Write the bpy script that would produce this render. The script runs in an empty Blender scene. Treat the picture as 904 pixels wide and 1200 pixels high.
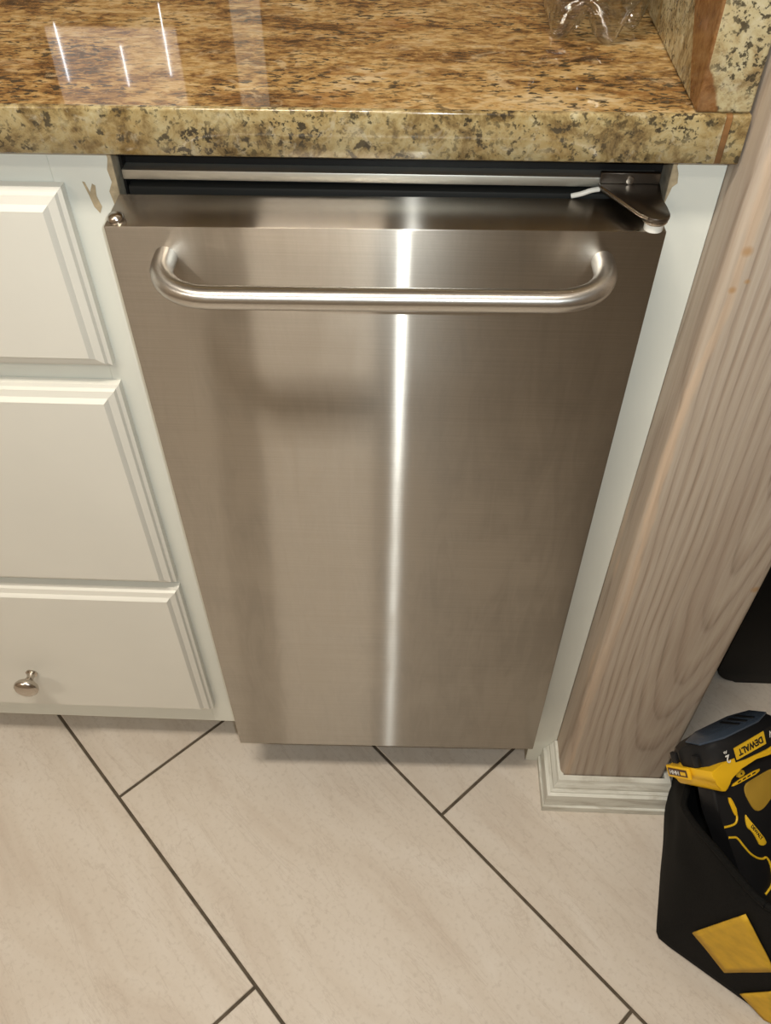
import bpy, bmesh, math, random
import numpy as np
from mathutils import Vector, Matrix, noise
random.seed(7)
S = bpy.context.scene
COL = S.collection
V = Vector

# ------------------------------------------------------------------ camera, world, lights
F_PX, CAM = 1009.29, V((0.21508, -0.53685, 1.14423))
PITCH, YAW, ROLL = 0.82705, 0.04498, -0.00485
fw = Matrix.Rotation(YAW, 3, 'Z') @ V((0, math.cos(PITCH), -math.sin(PITCH)))
rt = Matrix.Rotation(YAW, 3, 'Z') @ V((1, 0, 0))
up = rt.cross(fw)
r2 = rt * math.cos(ROLL) + up * math.sin(ROLL)
u2 = up * math.cos(ROLL) - rt * math.sin(ROLL)
cd = bpy.data.cameras.new('camera')
cd.sensor_fit = 'VERTICAL'; cd.sensor_height = 36.0; cd.lens = 36.0 * F_PX / 1200.0
cd.clip_start = 0.02
co = bpy.data.objects.new('camera', cd); COL.objects.link(co)
M = Matrix((r2, u2, -fw)).transposed().to_4x4(); M.translation = CAM
co.matrix_world = M
S.camera = co

W = bpy.data.worlds.new('world'); S.world = W; W.use_nodes = True
W.node_tree.nodes['Background'].inputs['Color'].default_value = (1.0, 0.9, 0.78, 1)
W.node_tree.nodes['Background'].inputs['Strength'].default_value = 0.05
S.view_settings.view_transform = 'Standard'
S.view_settings.look = 'None'
S.view_settings.exposure = 0.46
S.view_settings.gamma = 1.0
S.view_settings.use_curve_mapping = False

CEIL_Z = 2.44
LAMPS = [((-0.10, -0.63), 0.52, 19.0), ((-1.35, -1.60), 0.95, 11.0)]      # two linear ceiling fixtures: centre, length, power
LAMP_COL = (1.0, 0.90, 0.76)
for (lx, ly), ln, e in LAMPS:
    ld = bpy.data.lights.new('lamp_light', 'AREA'); ld.shape = 'RECTANGLE'; ld.size = ln; ld.size_y = 0.17
    ld.energy = e; ld.color = LAMP_COL
    lo = bpy.data.objects.new('lamp_light', ld); COL.objects.link(lo); lo.location = (lx, ly, CEIL_Z - 0.062)
fl = bpy.data.lights.new('phone_flash', 'POINT'); fl.energy = 7.0; fl.color = (0.91, 0.985, 1.0); fl.shadow_soft_size = 0.004
fo = bpy.data.objects.new('phone_flash', fl); COL.objects.link(fo); fo.location = CAM + u2 * 0.014 + r2 * 0.019 - fw * 0.004

# ------------------------------------------------------------------ node helpers
def new_mat(name):
    m = bpy.data.materials.new(name); m.use_nodes = True
    nt = m.node_tree
    return m, nt, nt.nodes['Principled BSDF'], nt.nodes['Material Output']
def nd(nt, t, **kw):
    n = nt.nodes.new(t)
    for k, v in kw.items():
        if k in n.inputs: n.inputs[k].default_value = v
        else: setattr(n, k, v)
    return n
def ramp(nt, fac, stops, interp='LINEAR'):
    r = nt.nodes.new('ShaderNodeValToRGB'); r.color_ramp.interpolation = interp
    e = r.color_ramp.elements
    while len(e) < len(stops): e.new(0.5)
    for el, (p, c) in zip(e, stops):
        el.position = p; el.color = (c, c, c, 1) if isinstance(c, (int, float)) else (*c, 1)
    nt.links.new(fac, r.inputs[0]); return r.outputs[0]
def mapping(nt, scale=(1, 1, 1), rot=(0, 0, 0), loc=(0, 0, 0), src='Object'):
    tc = nt.nodes.new('ShaderNodeTexCoord'); mp = nt.nodes.new('ShaderNodeMapping')
    mp.inputs['Scale'].default_value = scale; mp.inputs['Rotation'].default_value = rot; mp.inputs['Location'].default_value = loc
    nt.links.new(tc.outputs[src], mp.inputs[0]); return mp.outputs[0]
def tex_noise(nt, vec, scale, detail=4, rough=0.55, dist=0.0):
    n = nd(nt, 'ShaderNodeTexNoise'); n.inputs['Scale'].default_value = scale; n.inputs['Detail'].default_value = detail
    n.inputs['Roughness'].default_value = rough; n.inputs['Distortion'].default_value = dist
    nt.links.new(vec, n.inputs['Vector']); return n.outputs['Fac']
def mix(nt, fac, a, b, mode='MIX'):
    m = nt.nodes.new('ShaderNodeMix'); m.data_type = 'RGBA'; m.blend_type = mode
    for sock, v in ((m.inputs[0], fac), (m.inputs[6], a), (m.inputs[7], b)):
        if hasattr(v, 'links'): nt.links.new(v, sock)
        elif isinstance(v, (int, float)): sock.default_value = v if sock is m.inputs[0] else (v, v, v, 1)
        else: sock.default_value = (*v, 1)
    return m.outputs[2]
def math_n(nt, op, a, b=0.0, clamp=False):
    m = nt.nodes.new('ShaderNodeMath'); m.operation = op; m.use_clamp = clamp
    for sock, v in ((m.inputs[0], a), (m.inputs[1], b)):
        if hasattr(v, 'links'): nt.links.new(v, sock)
        else: sock.default_value = v
    return m.outputs[0]
def bump(nt, h, strength, dist, bsdf):
    b = nt.nodes.new('ShaderNodeBump'); b.inputs['Strength'].default_value = strength; b.inputs['Distance'].default_value = dist
    nt.links.new(h, b.inputs['Height']); nt.links.new(b.outputs[0], bsdf.inputs['Normal']); return b.outputs[0]
def plain(name, col, rough=0.5, metal=0.0, spec=0.5, noise_amt=0.06, scale=30, coat=0.0):
    m, nt, p, o = new_mat(name)
    n = tex_noise(nt, mapping(nt), scale, 4)
    c = ramp(nt, n, [(0.3, tuple(x * (1 - noise_amt) for x in col)), (0.7, tuple(min(1, x * (1 + noise_amt)) for x in col))])
    nt.links.new(c, p.inputs['Base Color'])
    p.inputs['Roughness'].default_value = rough; p.inputs['Metallic'].default_value = metal
    p.inputs['Specular IOR Level'].default_value = spec; p.inputs['Coat Weight'].default_value = coat
    p.inputs['Coat Roughness'].default_value = 0.08
    return m

# ------------------------------------------------------------------ materials
def granite(name, base_stops, speck, seed, edge=False, vein=False):
    m, nt, p, o = new_mat(name)
    sc = (1.0, 2.3, 1.0) if not edge else (1.0, 1.3, 1.0)
    v = mapping(nt, sc, loc=(seed, seed * 1.7, 0))
    big = tex_noise(nt, v, 9 if not edge else 34, 8, 0.66, 0.8)
    fine = tex_noise(nt, v, 85, 6, 0.7, 0.6)
    f = math_n(nt, 'ADD', math_n(nt, 'MULTIPLY', big, 0.58), math_n(nt, 'MULTIPLY', fine, 0.42))
    f = math_n(nt, 'ADD', math_n(nt, 'MULTIPLY', math_n(nt, 'SUBTRACT', f, 0.5), 1.5 if edge else 1.9), 0.5 if edge else 0.48)
    col = ramp(nt, f, base_stops)
    pv = mapping(nt, (1.0, 1.6, 1.0), loc=(3 + seed, 0, 5))
    pale = ramp(nt, tex_noise(nt, pv, 40 if not edge else 60, 5, 0.65, 0.8), [(0.56, 0.0), (0.68, 0.65)])
    col = mix(nt, pale, col, (0.56, 0.43, 0.25) if not edge else (0.46, 0.41, 0.29))
    rust = ramp(nt, tex_noise(nt, mapping(nt, sc, loc=(9, seed, 2)), 14, 6, 0.62, 1.0), [(0.55, 0.0), (0.70, 0.6)])
    col = mix(nt, rust, col, (0.27, 0.115, 0.03) if not edge else (0.34, 0.21, 0.06))
    cl = ramp(nt, tex_noise(nt, mapping(nt, sc, loc=(1, 4 + seed, 7)), 13 if not edge else 22, 4, 0.6), [(0.42, 0.25), (0.58, 1.0)])
    dk = ramp(nt, tex_noise(nt, mapping(nt, sc, loc=(6, 2, seed)), 120 if not edge else 270, 3, 0.6, 0.2), [(0.535, 0.0), (0.595, speck)] if not edge else [(0.535, 0.0), (0.60, speck)])
    col = mix(nt, math_n(nt, 'MULTIPLY', dk, cl), col, (0.035, 0.028, 0.018))
    if edge:
        d2 = ramp(nt, tex_noise(nt, mapping(nt, sc, loc=(2, seed, 8)), 120, 3, 0.6), [(0.60, 0.0), (0.66, 0.9)])
        col = mix(nt, d2, col, (0.05, 0.04, 0.025))
    if vein:                                       # rust-brown mineral vein that crosses the slab's front arris (object origin: 0.405, 0.33, 0.914)
        sp = nt.nodes.new('ShaderNodeSeparateXYZ'); nt.links.new(mapping(nt), sp.inputs[0])
        wv = math_n(nt, 'MULTIPLY', math_n(nt, 'SUBTRACT', tex_noise(nt, mapping(nt), 60, 3), 0.5), 0.010)
        a = math_n(nt, 'SUBTRACT', math_n(nt, 'ADD', math_n(nt, 'MULTIPLY', math_n(nt, 'MINIMUM', sp.outputs[2], 0.075), 0.9), -0.2886), math_n(nt, 'ADD', sp.outputs[1], wv))
        b = math_n(nt, 'SUBTRACT', -0.0032, math_n(nt, 'ADD', math_n(nt, 'ADD', sp.outputs[0], math_n(nt, 'MULTIPLY', sp.outputs[2], 0.45)), wv))
        side = ramp(nt, math_n(nt, 'ADD', math_n(nt, 'MULTIPLY', a, 100.0), 0.5), [(0.4, 0.0), (0.6, 1.0)])
        frn = ramp(nt, math_n(nt, 'ADD', math_n(nt, 'MULTIPLY', b, 100.0), 0.5), [(0.4, 0.0), (0.6, 1.0)])
        onl = math_n(nt, 'LESS_THAN', sp.outputs[0], -0.0170)
        k = math_n(nt, 'MAXIMUM', math_n(nt, 'MULTIPLY', side, onl), frn)
        k = math_n(nt, 'MINIMUM', k, math_n(nt, 'MAXIMUM', side, 0.0))
        col = mix(nt, math_n(nt, 'MULTIPLY', k, 0.9), col, ramp(nt, fine, [(0.35, (0.12, 0.045, 0.012)), (0.65, (0.26, 0.115, 0.035))]))
    nt.links.new(col, p.inputs['Base Color'])
    p.inputs['Roughness'].default_value = 0.035 if not edge else 0.12
    p.inputs['Specular IOR Level'].default_value = 0.5
    return m
G_TOP = granite('polished_granite', [(0.30, (0.05, 0.025, 0.009)), (0.41, (0.20, 0.10, 0.032)), (0.50, (0.36, 0.215, 0.075)), (0.59, (0.48, 0.325, 0.14)), (0.72, (0.56, 0.43, 0.25))], 0.92, 0.0)
G_EDGE = granite('granite_edge', [(0.28, (0.05, 0.032, 0.014)), (0.40, (0.20, 0.135, 0.055)), (0.50, (0.34, 0.255, 0.115)), (0.62, (0.42, 0.345, 0.185)), (0.76, (0.50, 0.44, 0.29))], 0.95, 2.6, True)
G_SPLASH = granite('veined_splash_granite', [(0.30, (0.10, 0.07, 0.03)), (0.42, (0.30, 0.22, 0.11)), (0.52, (0.44, 0.37, 0.21)), (0.62, (0.50, 0.44, 0.28)), (0.76, (0.58, 0.53, 0.40))], 0.9, 5.1, True, True)
G_RUST = plain('rust_granite_vein', (0.21, 0.105, 0.04), 0.18, noise_amt=0.35, scale=60)

def steel(name, base=(0.465, 0.43, 0.38), r1=0.193, r2=0.325, wide=0.62, an=0.893, grain=(6, 900), smudge=True, uvtan=True):
    m, nt, p, o = new_mat(name)
    nt.nodes.remove(p)
    uv = nt.nodes.new('ShaderNodeUVMap')
    mp = nt.nodes.new('ShaderNodeMapping'); mp.inputs['Scale'].default_value = (grain[0], grain[1], 1)
    nt.links.new(uv.outputs[0], mp.inputs[0])
    g = tex_noise(nt, mp.outputs[0], 1.0, 3, 0.7)
    tang = nt.nodes.new('ShaderNodeTangent'); tang.direction_type = 'UV_MAP'
    col = ramp(nt, g, [(0.25, tuple(c * 0.90 for c in base)), (0.75, tuple(min(1, c * 1.07) for c in base))])
    outs = []
    sm = None
    if smudge:                                     # hand marks and dried drips change the gloss, not the light
        mp2 = nt.nodes.new('ShaderNodeMapping'); mp2.inputs['Scale'].default_value = (60, 9, 1); nt.links.new(uv.outputs[0], mp2.inputs[0])
        s1 = tex_noise(nt, mp2.outputs[0], 1.0, 5, 0.65, 1.5)
        mp3 = nt.nodes.new('ShaderNodeMapping'); mp3.inputs['Scale'].default_value = (7, 7, 1); nt.links.new(uv.outputs[0], mp3.inputs[0])
        s2 = tex_noise(nt, mp3.outputs[0], 1.0, 5, 0.6, 0.8)
        sm = math_n(nt, 'ADD', math_n(nt, 'MULTIPLY', s1, 0.5), math_n(nt, 'MULTIPLY', s2, 0.5))
        col = mix(nt, ramp(nt, sm, [(0.44, 0.0), (0.60, 0.26)]), col, tuple(c * 0.62 for c in base))
    for r, a in ((r1, an), (r2, an * 0.60)):
        gl = nt.nodes.new('ShaderNodeBsdfAnisotropic'); gl.distribution = 'GGX'
        gl.inputs['Anisotropy'].default_value = a if uvtan or r == r1 else 0.3; gl.inputs['Roughness'].default_value = r
        if sm is not None:
            nt.links.new(math_n(nt, 'ADD', math_n(nt, 'MULTIPLY', ramp(nt, sm, [(0.4, 0.0), (0.65, 1.0)]), 0.05), r), gl.inputs['Roughness'])
        nt.links.new(col, gl.inputs['Color']); nt.links.new(tang.outputs[0], gl.inputs['Tangent'])
        b = nt.nodes.new('ShaderNodeBump'); b.inputs['Strength'].default_value = 0.10 if smudge else 0.0; b.inputs['Distance'].default_value = 0.0002
        nt.links.new(g, b.inputs['Height']); nt.links.new(b.outputs[0], gl.inputs['Normal'])
        outs.append(gl.outputs[0])
    mx = nt.nodes.new('ShaderNodeMixShader'); mx.inputs[0].default_value = wide
    nt.links.new(outs[0], mx.inputs[1]); nt.links.new(outs[1], mx.inputs[2])
    nt.links.new(mx.outputs[0], o.inputs[0])
    return m
STEEL = steel('brushed_steel')
STEEL_T = steel('brushed_steel_top', (0.44, 0.40, 0.35), 0.185, 0.23, 0.35, 0.87, smudge=False)
STEEL_H = steel('satin_steel_tube', (0.68, 0.66, 0.63), 0.26, 0.36, 0.5, 0.5, (40, 300), False)
NICKEL = plain('brushed_nickel', (0.55, 0.50, 0.44), 0.24, 1.0, noise_amt=0.04)
TRIM_STEEL = plain('bright_steel_trim', (0.66, 0.66, 0.61), 0.46, 1.0, noise_amt=0.05)
DARK_STEEL = plain('dark_hinge_steel', (0.16, 0.14, 0.12), 0.33, 1.0, noise_amt=0.1)
BLACK = plain('black_plastic', (0.007, 0.007, 0.007), 0.5, spec=0.22)
GASKET = plain('grey_black_gasket', (0.014, 0.0145, 0.0135), 0.6, spec=0.25)
WHITE_PL = plain('white_nylon', (0.72, 0.71, 0.66), 0.4)
CREAM = plain('cream_white_paint', (0.715, 0.71, 0.655), 0.38, noise_amt=0.02, scale=9)
COOL = plain('cool_white_paint', (0.70, 0.72, 0.665), 0.40, noise_amt=0.025, scale=9)
RAW_SIDE = plain('shaded_raw_board', (0.30, 0.26, 0.19), 0.75, noise_amt=0.3, scale=120)  # raw wood, with the shade of the side gaps mixed into its colour
RAW = plain('raw_chipped_wood', (0.42, 0.34, 0.22), 0.7, noise_amt=0.25, scale=160)
WALL_B = plain('brown_back_wall', (0.17, 0.12, 0.075), 0.7, noise_amt=0.15, scale=40)
WALL = plain('beige_wall_paint', (0.46, 0.38, 0.29), 0.8, noise_amt=0.03)
CEILM = plain('ceiling_paint', (0.72, 0.68, 0.60), 0.9, noise_amt=0.02)

def floor_tile_mat():
    m, nt, p, o = new_mat('beige_stone_tile')
    oi = nt.nodes.new('ShaderNodeObjectInfo')
    tc = nt.nodes.new('ShaderNodeTexCoord')
    cmb = nt.nodes.new('ShaderNodeCombineXYZ')
    nt.links.new(math_n(nt, 'MULTIPLY', oi.outputs['Random'], 40.0), cmb.inputs[0]); nt.links.new(math_n(nt, 'MULTIPLY', oi.outputs['Random'], 17.0), cmb.inputs[1])
    va = nt.nodes.new('ShaderNodeVectorMath'); va.operation = 'ADD'
    nt.links.new(tc.outputs['Object'], va.inputs[0]); nt.links.new(cmb.outputs[0], va.inputs[1])
    mp = nt.nodes.new('ShaderNodeMapping'); mp.inputs['Scale'].default_value = (3.2, 10, 4); mp.inputs['Rotation'].default_value = (0, 0, 0.25)
    nt.links.new(va.outputs[0], mp.inputs[0])
    n1 = tex_noise(nt, mp.outputs[0], 1.3, 8, 0.62, 0.9)
    n2 = tex_noise(nt, va.outputs[0], 150, 3, 0.6)
    col = ramp(nt, n1, [(0.30, (0.525, 0.455, 0.385)), (0.47, (0.58, 0.52, 0.45)), (0.60, (0.605, 0.55, 0.485)), (0.75, (0.64, 0.595, 0.535))])
    col = mix(nt, ramp(nt, n2, [(0.52, 0.0), (0.72, 0.45)]), col, (0.44, 0.38, 0.32))
    mp2 = nt.nodes.new('ShaderNodeMapping'); mp2.inputs['Scale'].default_value = (1.6, 9, 4); mp2.inputs['Location'].default_value = (5, 2, 0); mp2.inputs['Rotation'].default_value = (0, 0, 0.2)
    nt.links.new(va.outputs[0], mp2.inputs[0])
    vein = math_n(nt, 'ABSOLUTE', math_n(nt, 'SUBTRACT', tex_noise(nt, mp2.outputs[0], 2.4, 7, 0.65, 0.6), 0.5))
    col = mix(nt, ramp(nt, vein, [(0.0, 0.32), (0.012, 0.0)]), col, (0.40, 0.33, 0.27))
    nt.links.new(col, p.inputs['Base Color'])
    p.inputs['Roughness'].default_value = 0.42; p.inputs['Specular IOR Level'].default_value = 0.4
    return m
TILE = floor_tile_mat()
GROUT = plain('dark_brown_grout', (0.085, 0.066, 0.045), 0.9, noise_amt=0.35, scale=70)

def wood_mat():
    m, nt, p, o = new_mat('whitewashed_pine')
    tc = nt.nodes.new('ShaderNodeTexCoord')
    sep = nt.nodes.new('ShaderNodeSeparateXYZ')
    wob = nd(nt, 'ShaderNodeTexNoise'); wob.inputs['Scale'].default_value = 3.0; wob.inputs['Detail'].default_value = 3
    mpw = nt.nodes.new('ShaderNodeMapping'); mpw.inputs['Scale'].default_value = (3.0, 3.0, 0.8)
    nt.links.new(tc.outputs['Object'], mpw.inputs[0]); nt.links.new(mpw.outputs[0], wob.inputs['Vector'])
    sub = nt.nodes.new('ShaderNodeVectorMath'); sub.operation = 'SUBTRACT'; sub.inputs[1].default_value = (0.5, 0.5, 0.5)
    nt.links.new(wob.outputs['Color'], sub.inputs[0])
    scl = nt.nodes.new('ShaderNodeVectorMath'); scl.operation = 'SCALE'; scl.inputs['Scale'].default_value = 0.024
    nt.links.new(sub.outputs[0], scl.inputs[0])
    ad = nt.nodes.new('ShaderNodeVectorMath'); ad.operation = 'ADD'
    nt.links.new(tc.outputs['Object'], ad.inputs[0]); nt.links.new(scl.outputs[0], ad.inputs[1])
    nt.links.new(ad.outputs[0], sep.inputs[0])
    # growth rings about a pith line that leans through the post; object origin = post base centre
    dx = math_n(nt, 'SUBTRACT', sep.outputs[0], 0.031)
    dy = math_n(nt, 'ADD', math_n(nt, 'SUBTRACT', sep.outputs[1], -0.0045), math_n(nt, 'MULTIPLY', sep.outputs[2], 0.085))
    d = math_n(nt, 'SQRT', math_n(nt, 'ADD', math_n(nt, 'MULTIPLY', dx, dx), math_n(nt, 'MULTIPLY', dy, dy)))
    ph = math_n(nt, 'ADD', math_n(nt, 'MULTIPLY', d, 112.0), math_n(nt, 'MULTIPLY', tex_noise(nt, mapping(nt, (22, 22, 1.5)), 1.0, 3), 1.6))
    fr = math_n(nt, 'FRACT', ph)
    fib = tex_noise(nt, mapping(nt, (260, 260, 7)), 1.0, 4, 0.65)
    fib2 = tex_noise(nt, mapping(nt, (40, 40, 1.6)), 1.0, 4, 0.6, 0.4)
    col = ramp(nt, fr, [(0.0, (0.37, 0.305, 0.245)), (0.45, (0.42, 0.355, 0.285)), (0.74, (0.34, 0.27, 0.21)), (0.90, (0.255, 0.20, 0.155)), (1.0, (0.37, 0.305, 0.245))])
    col = mix(nt, ramp(nt, fib, [(0.42, 0.0), (0.64, 0.5)]), col, (0.47, 0.41, 0.345))
    col = mix(nt, ramp(nt, fib2, [(0.46, 0.0), (0.70, 0.45)]), col, (0.33, 0.26, 0.205))
    # worn peach strip along the near left arris
    sp = nt.nodes.new('ShaderNodeSeparateXYZ'); nt.links.new(tc.outputs['Object'], sp.inputs[0])
    wz = tex_noise(nt, mapping(nt, (30, 30, 5.5)), 1.0, 4, 0.6)
    e1 = math_n(nt, 'ADD', sp.outputs[0], math_n(nt, 'MULTIPLY', math_n(nt, 'SUBTRACT', wz, 0.5), 0.030))
    strip = ramp(nt, math_n(nt, 'ADD', math_n(nt, 'MULTIPLY', e1, 10.0), 1.0), [(0.340, 0.15), (0.372, 0.85), (0.42, 0.75), (0.452, 0.0)])
    col = mix(nt, math_n(nt, 'MULTIPLY', strip, ramp(nt, fib2, [(0.35, 1.0), (0.65, 0.35)])), col, (0.56, 0.42, 0.30))
    # small orange resin marks
    for kx, kz, r in ((-0.0565, 0.836, 0.0042), (-0.058, 0.806, 0.0030), (-0.0498, 0.813, 0.0022), (0.062, 0.47, 0.005)):
        vm = nt.nodes.new('ShaderNodeVectorMath'); vm.operation = 'DISTANCE'; vm.inputs[1].default_value = (kx, -0.0685, kz)
        nt.links.new(tc.outputs['Object'], vm.inputs[0])
        k = math_n(nt, 'DIVIDE', vm.outputs['Value'], r)
        col = mix(nt, ramp(nt, math_n(nt, 'MULTIPLY', k, 0.5), [(0.2, 0.65), (0.6, 0.0)]), col, (0.36, 0.20, 0.07))
    nt.links.new(col, p.inputs['Base Color'])
    p.inputs['Roughness'].default_value = 0.62; p.inputs['Specular IOR Level'].default_value = 0.3
    bump(nt, math_n(nt, 'ADD', math_n(nt, 'MULTIPLY', fr, 0.5), fib), 0.35, 0.0008, p)
    return m
PINE = wood_mat()

def base_mat():
    m, nt, p, o = new_mat('worn_white_baseboard_paint')
    n = tex_noise(nt, mapping(nt, (14, 14, 90)), 1.0, 5, 0.65, 0.4)
    col = ramp(nt, n, [(0.34, (0.44, 0.42, 0.36)), (0.50, (0.62, 0.62, 0.56)), (0.72, (0.70, 0.70, 0.64))])
    nt.links.new(col, p.inputs['Base Color']); p.inputs['Roughness'].default_value = 0.45
    return m
BASEM = base_mat()

def fabric():
    m, nt, p, o = new_mat('black_woven_nylon')
    n = tex_noise(nt, mapping(nt), 420, 3, 0.6)
    nt.links.new(ramp(nt, n, [(0.3, (0.0035, 0.0035, 0.0035)), (0.7, (0.008, 0.0078, 0.0072))]), p.inputs['Base Color'])
    p.inputs['Roughness'].default_value = 0.85; p.inputs['Specular IOR Level'].default_value = 0.15
    bump(nt, n, 0.4, 0.0006, p); return m
NYLON = fabric()
YEL_FAB = plain('yellow_nylon', (0.60, 0.36, 0.02), 0.7, noise_amt=0.12, scale=60)
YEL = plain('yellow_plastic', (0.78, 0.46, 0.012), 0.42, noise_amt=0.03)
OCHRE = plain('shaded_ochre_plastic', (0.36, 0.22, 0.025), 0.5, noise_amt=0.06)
TOOLBLK = plain('charcoal_rubber', (0.008, 0.008, 0.009), 0.5, spec=0.3)
BATT_TOP = plain('sheen_tinted_battery_cover', (0.045, 0.062, 0.09), 0.26, spec=0.7)  # black cover tinted blue: the cool sheen is put into the colour
BATT = plain('blue_black_battery_shell', (0.012, 0.016, 0.024), 0.28, spec=0.6)
BROWN = plain('brown_display', (0.07, 0.03, 0.012), 0.3)
INKW = plain('white_print', (0.75, 0.75, 0.72), 0.5)
INKK = plain('black_print', (0.012, 0.011, 0.01), 0.5)
LABY = plain('yellow_label', (0.74, 0.46, 0.02), 0.4)

def pet():
    m, nt, p, o = new_mat('clear_bottle_plastic'); nt.nodes.remove(p)
    t = nt.nodes.new('ShaderNodeBsdfTransparent'); t.inputs[0].default_value = (0.90, 0.91, 0.91, 1)
    g = nt.nodes.new('ShaderNodeBsdfGlossy'); g.inputs['Roughness'].default_value = 0.03
    n = tex_noise(nt, mapping(nt), 55, 2)
    b = nt.nodes.new('ShaderNodeBump'); b.inputs['Strength'].default_value = 0.5; b.inputs['Distance'].default_value = 0.003
    nt.links.new(n, b.inputs['Height']); nt.links.new(b.outputs[0], g.inputs['Normal'])
    lw = nt.nodes.new('ShaderNodeLayerWeight'); lw.inputs['Blend'].default_value = 0.42
    nt.links.new(b.outputs[0], lw.inputs['Normal'])
    f = math_n(nt, 'ADD', math_n(nt, 'MULTIPLY', lw.outputs['Facing'], 0.75), 0.08, True)
    mx = nt.nodes.new('ShaderNodeMixShader'); nt.links.new(f, mx.inputs[0])
    nt.links.new(t.outputs[0], mx.inputs[1]); nt.links.new(g.outputs[0], mx.inputs[2]); nt.links.new(mx.outputs[0], o.inputs[0])
    return m
PET = pet()
def emis(name, c, s):
    m, nt, p, o = new_mat(name); p.inputs['Emission Color'].default_value = (*c, 1); p.inputs['Emission Strength'].default_value = s; return m
DIFFUSER = emis('lamp_diffuser', (1.0, 0.86, 0.68), 6.0)

# ------------------------------------------------------------------ mesh helpers
def link(name, bm, m, parent=None, smooth=None):
    me = bpy.data.meshes.new(name)
    bmesh.ops.recalc_face_normals(bm, faces=bm.faces[:])
    bm.to_mesh(me); bm.free()
    o = bpy.data.objects.new(name, me); COL.objects.link(o)
    if isinstance(m, (list, tuple)):
        for x in m: me.materials.append(x)
    else: me.materials.append(m)
    if smooth is not None:
        for p in me.polygons: p.use_smooth = True
        me.set_sharp_from_angle(angle=math.radians(smooth))
    if parent is not None: o.parent = parent
    return o
def empty(name, loc, label, cat, group=None):
    o = bpy.data.objects.new(name, None); COL.objects.link(o); o.empty_display_size = 0.05
    o.location = loc; o['label'] = label; o['category'] = cat
    if group: o['group'] = group
    return o
def struct(o): o['kind'] = 'structure'; return o
def bx(bm, a, b, bevel=0.0, seg=2):
    r = bmesh.ops.create_cube(bm, size=1.0)
    vs = r['verts']
    for v in vs:
        v.co = V([(a[i] + b[i]) / 2 + v.co[i] * (b[i] - a[i]) for i in range(3)])
    if bevel > 0:
        es = {e for v in vs for e in v.link_edges}
        bmesh.ops.bevel(bm, geom=list(es), offset=bevel, segments=seg, profile=0.5, affect='EDGES')
    return bm
def box(name, a, b, m, parent=None, bevel=0.0, seg=2, smooth=None, off=V((0, 0, 0))):
    bm = bmesh.new(); bx(bm, V(a) - V(off), V(b) - V(off), bevel, seg)
    return link(name, bm, m, parent, smooth if smooth is not None else (40 if bevel else None))
def tube_bm(bm, pts, r, n=16, closed=False, cap=True):
    pts = [V(p) for p in pts]; rings = []
    t0 = (pts[1] - pts[0]).normalized()
    nrm = t0.orthogonal().normalized()
    uvl = bm.loops.layers.uv.verify()
    L = 0.0; lens = []
    for i, p in enumerate(pts):
        if i: L += (p - pts[i - 1]).length
        lens.append(L)
        t = (pts[min(i + 1, len(pts) - 1)] - pts[max(i - 1, 0)]).normalized()
        nrm = (nrm - t * nrm.dot(t)).normalized(); b = t.cross(nrm)
        rr = r[i] if isinstance(r, (list, tuple)) else r
        rings.append([bm.verts.new(p + (nrm * math.cos(2 * math.pi * k / n) + b * math.sin(2 * math.pi * k / n)) * rr) for k in range(n)])
    for i in range(len(rings) - 1):
        for k in range(n):
            f = bm.faces.new((rings[i][k], rings[i][(k + 1) % n], rings[i + 1][(k + 1) % n], rings[i + 1][k]))
            uvs = ((k / n, lens[i]), ((k + 1) / n, lens[i]), ((k + 1) / n, lens[i + 1]), (k / n, lens[i + 1]))
            for lp, q in zip(f.loops, uvs): lp[uvl].uv = q
    if cap:
        bm.faces.new(rings[0][::-1]); bm.faces.new(rings[-1])
    return bm
def tube(name, pts, r, m, parent=None, n=16, off=V((0, 0, 0))):
    bm = bmesh.new(); tube_bm(bm, [V(p) - V(off) for p in pts], r, n); return link(name, bm, m, parent, 50)
def lathe(bm, prof, n=32, mat=Matrix.Identity(4)):
    rings = []
    for (r, z) in prof:
        rings.append([bm.verts.new(mat @ V((r * math.cos(2 * math.pi * k / n), r * math.sin(2 * math.pi * k / n), z))) for k in range(n)] if r > 1e-6 else [bm.verts.new(mat @ V((0, 0, z)))])
    for a, b in zip(rings, rings[1:]):
        for k in range(n):
            k2 = (k + 1) % n
            if len(a) == 1 and len(b) == 1: continue
            if len(a) == 1: bm.faces.new((a[0], b[k], b[k2]))
            elif len(b) == 1: bm.faces.new((a[k], a[k2], b[0]))
            else: bm.faces.new((a[k], a[k2], b[k2], b[k]))
    return bm
def prism(bm, poly, axis_pt, d0, d1, bevel=0.0):
    """extrude a 2-D outline; axis_pt(a, b, d) -> 3-D point"""
    lo = [bm.verts.new(axis_pt(a, b, d0)) for a, b in poly]; hi = [bm.verts.new(axis_pt(a, b, d1)) for a, b in poly]
    n = len(poly); fs = [bm.faces.new(lo[::-1]), bm.faces.new(hi)]
    for i in range(n): fs.append(bm.faces.new((lo[i], lo[(i + 1) % n], hi[(i + 1) % n], hi[i])))
    if bevel:
        es = {e for e in fs[1].edges} | {e for e in fs[0].edges}
        bmesh.ops.bevel(bm, geom=list(es), offset=bevel, segments=2, profile=0.5, affect='EDGES')
    return bm
def smooth_poly(pts, it=2):
    for _ in range(it):
        q = []
        for i in range(len(pts)):
            a, b = V(pts[i]), V(pts[(i + 1) % len(pts)])
            q += [a * 0.75 + b * 0.25, a * 0.25 + b * 0.75]
        pts = q
    return [tuple(p) for p in pts]
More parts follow.
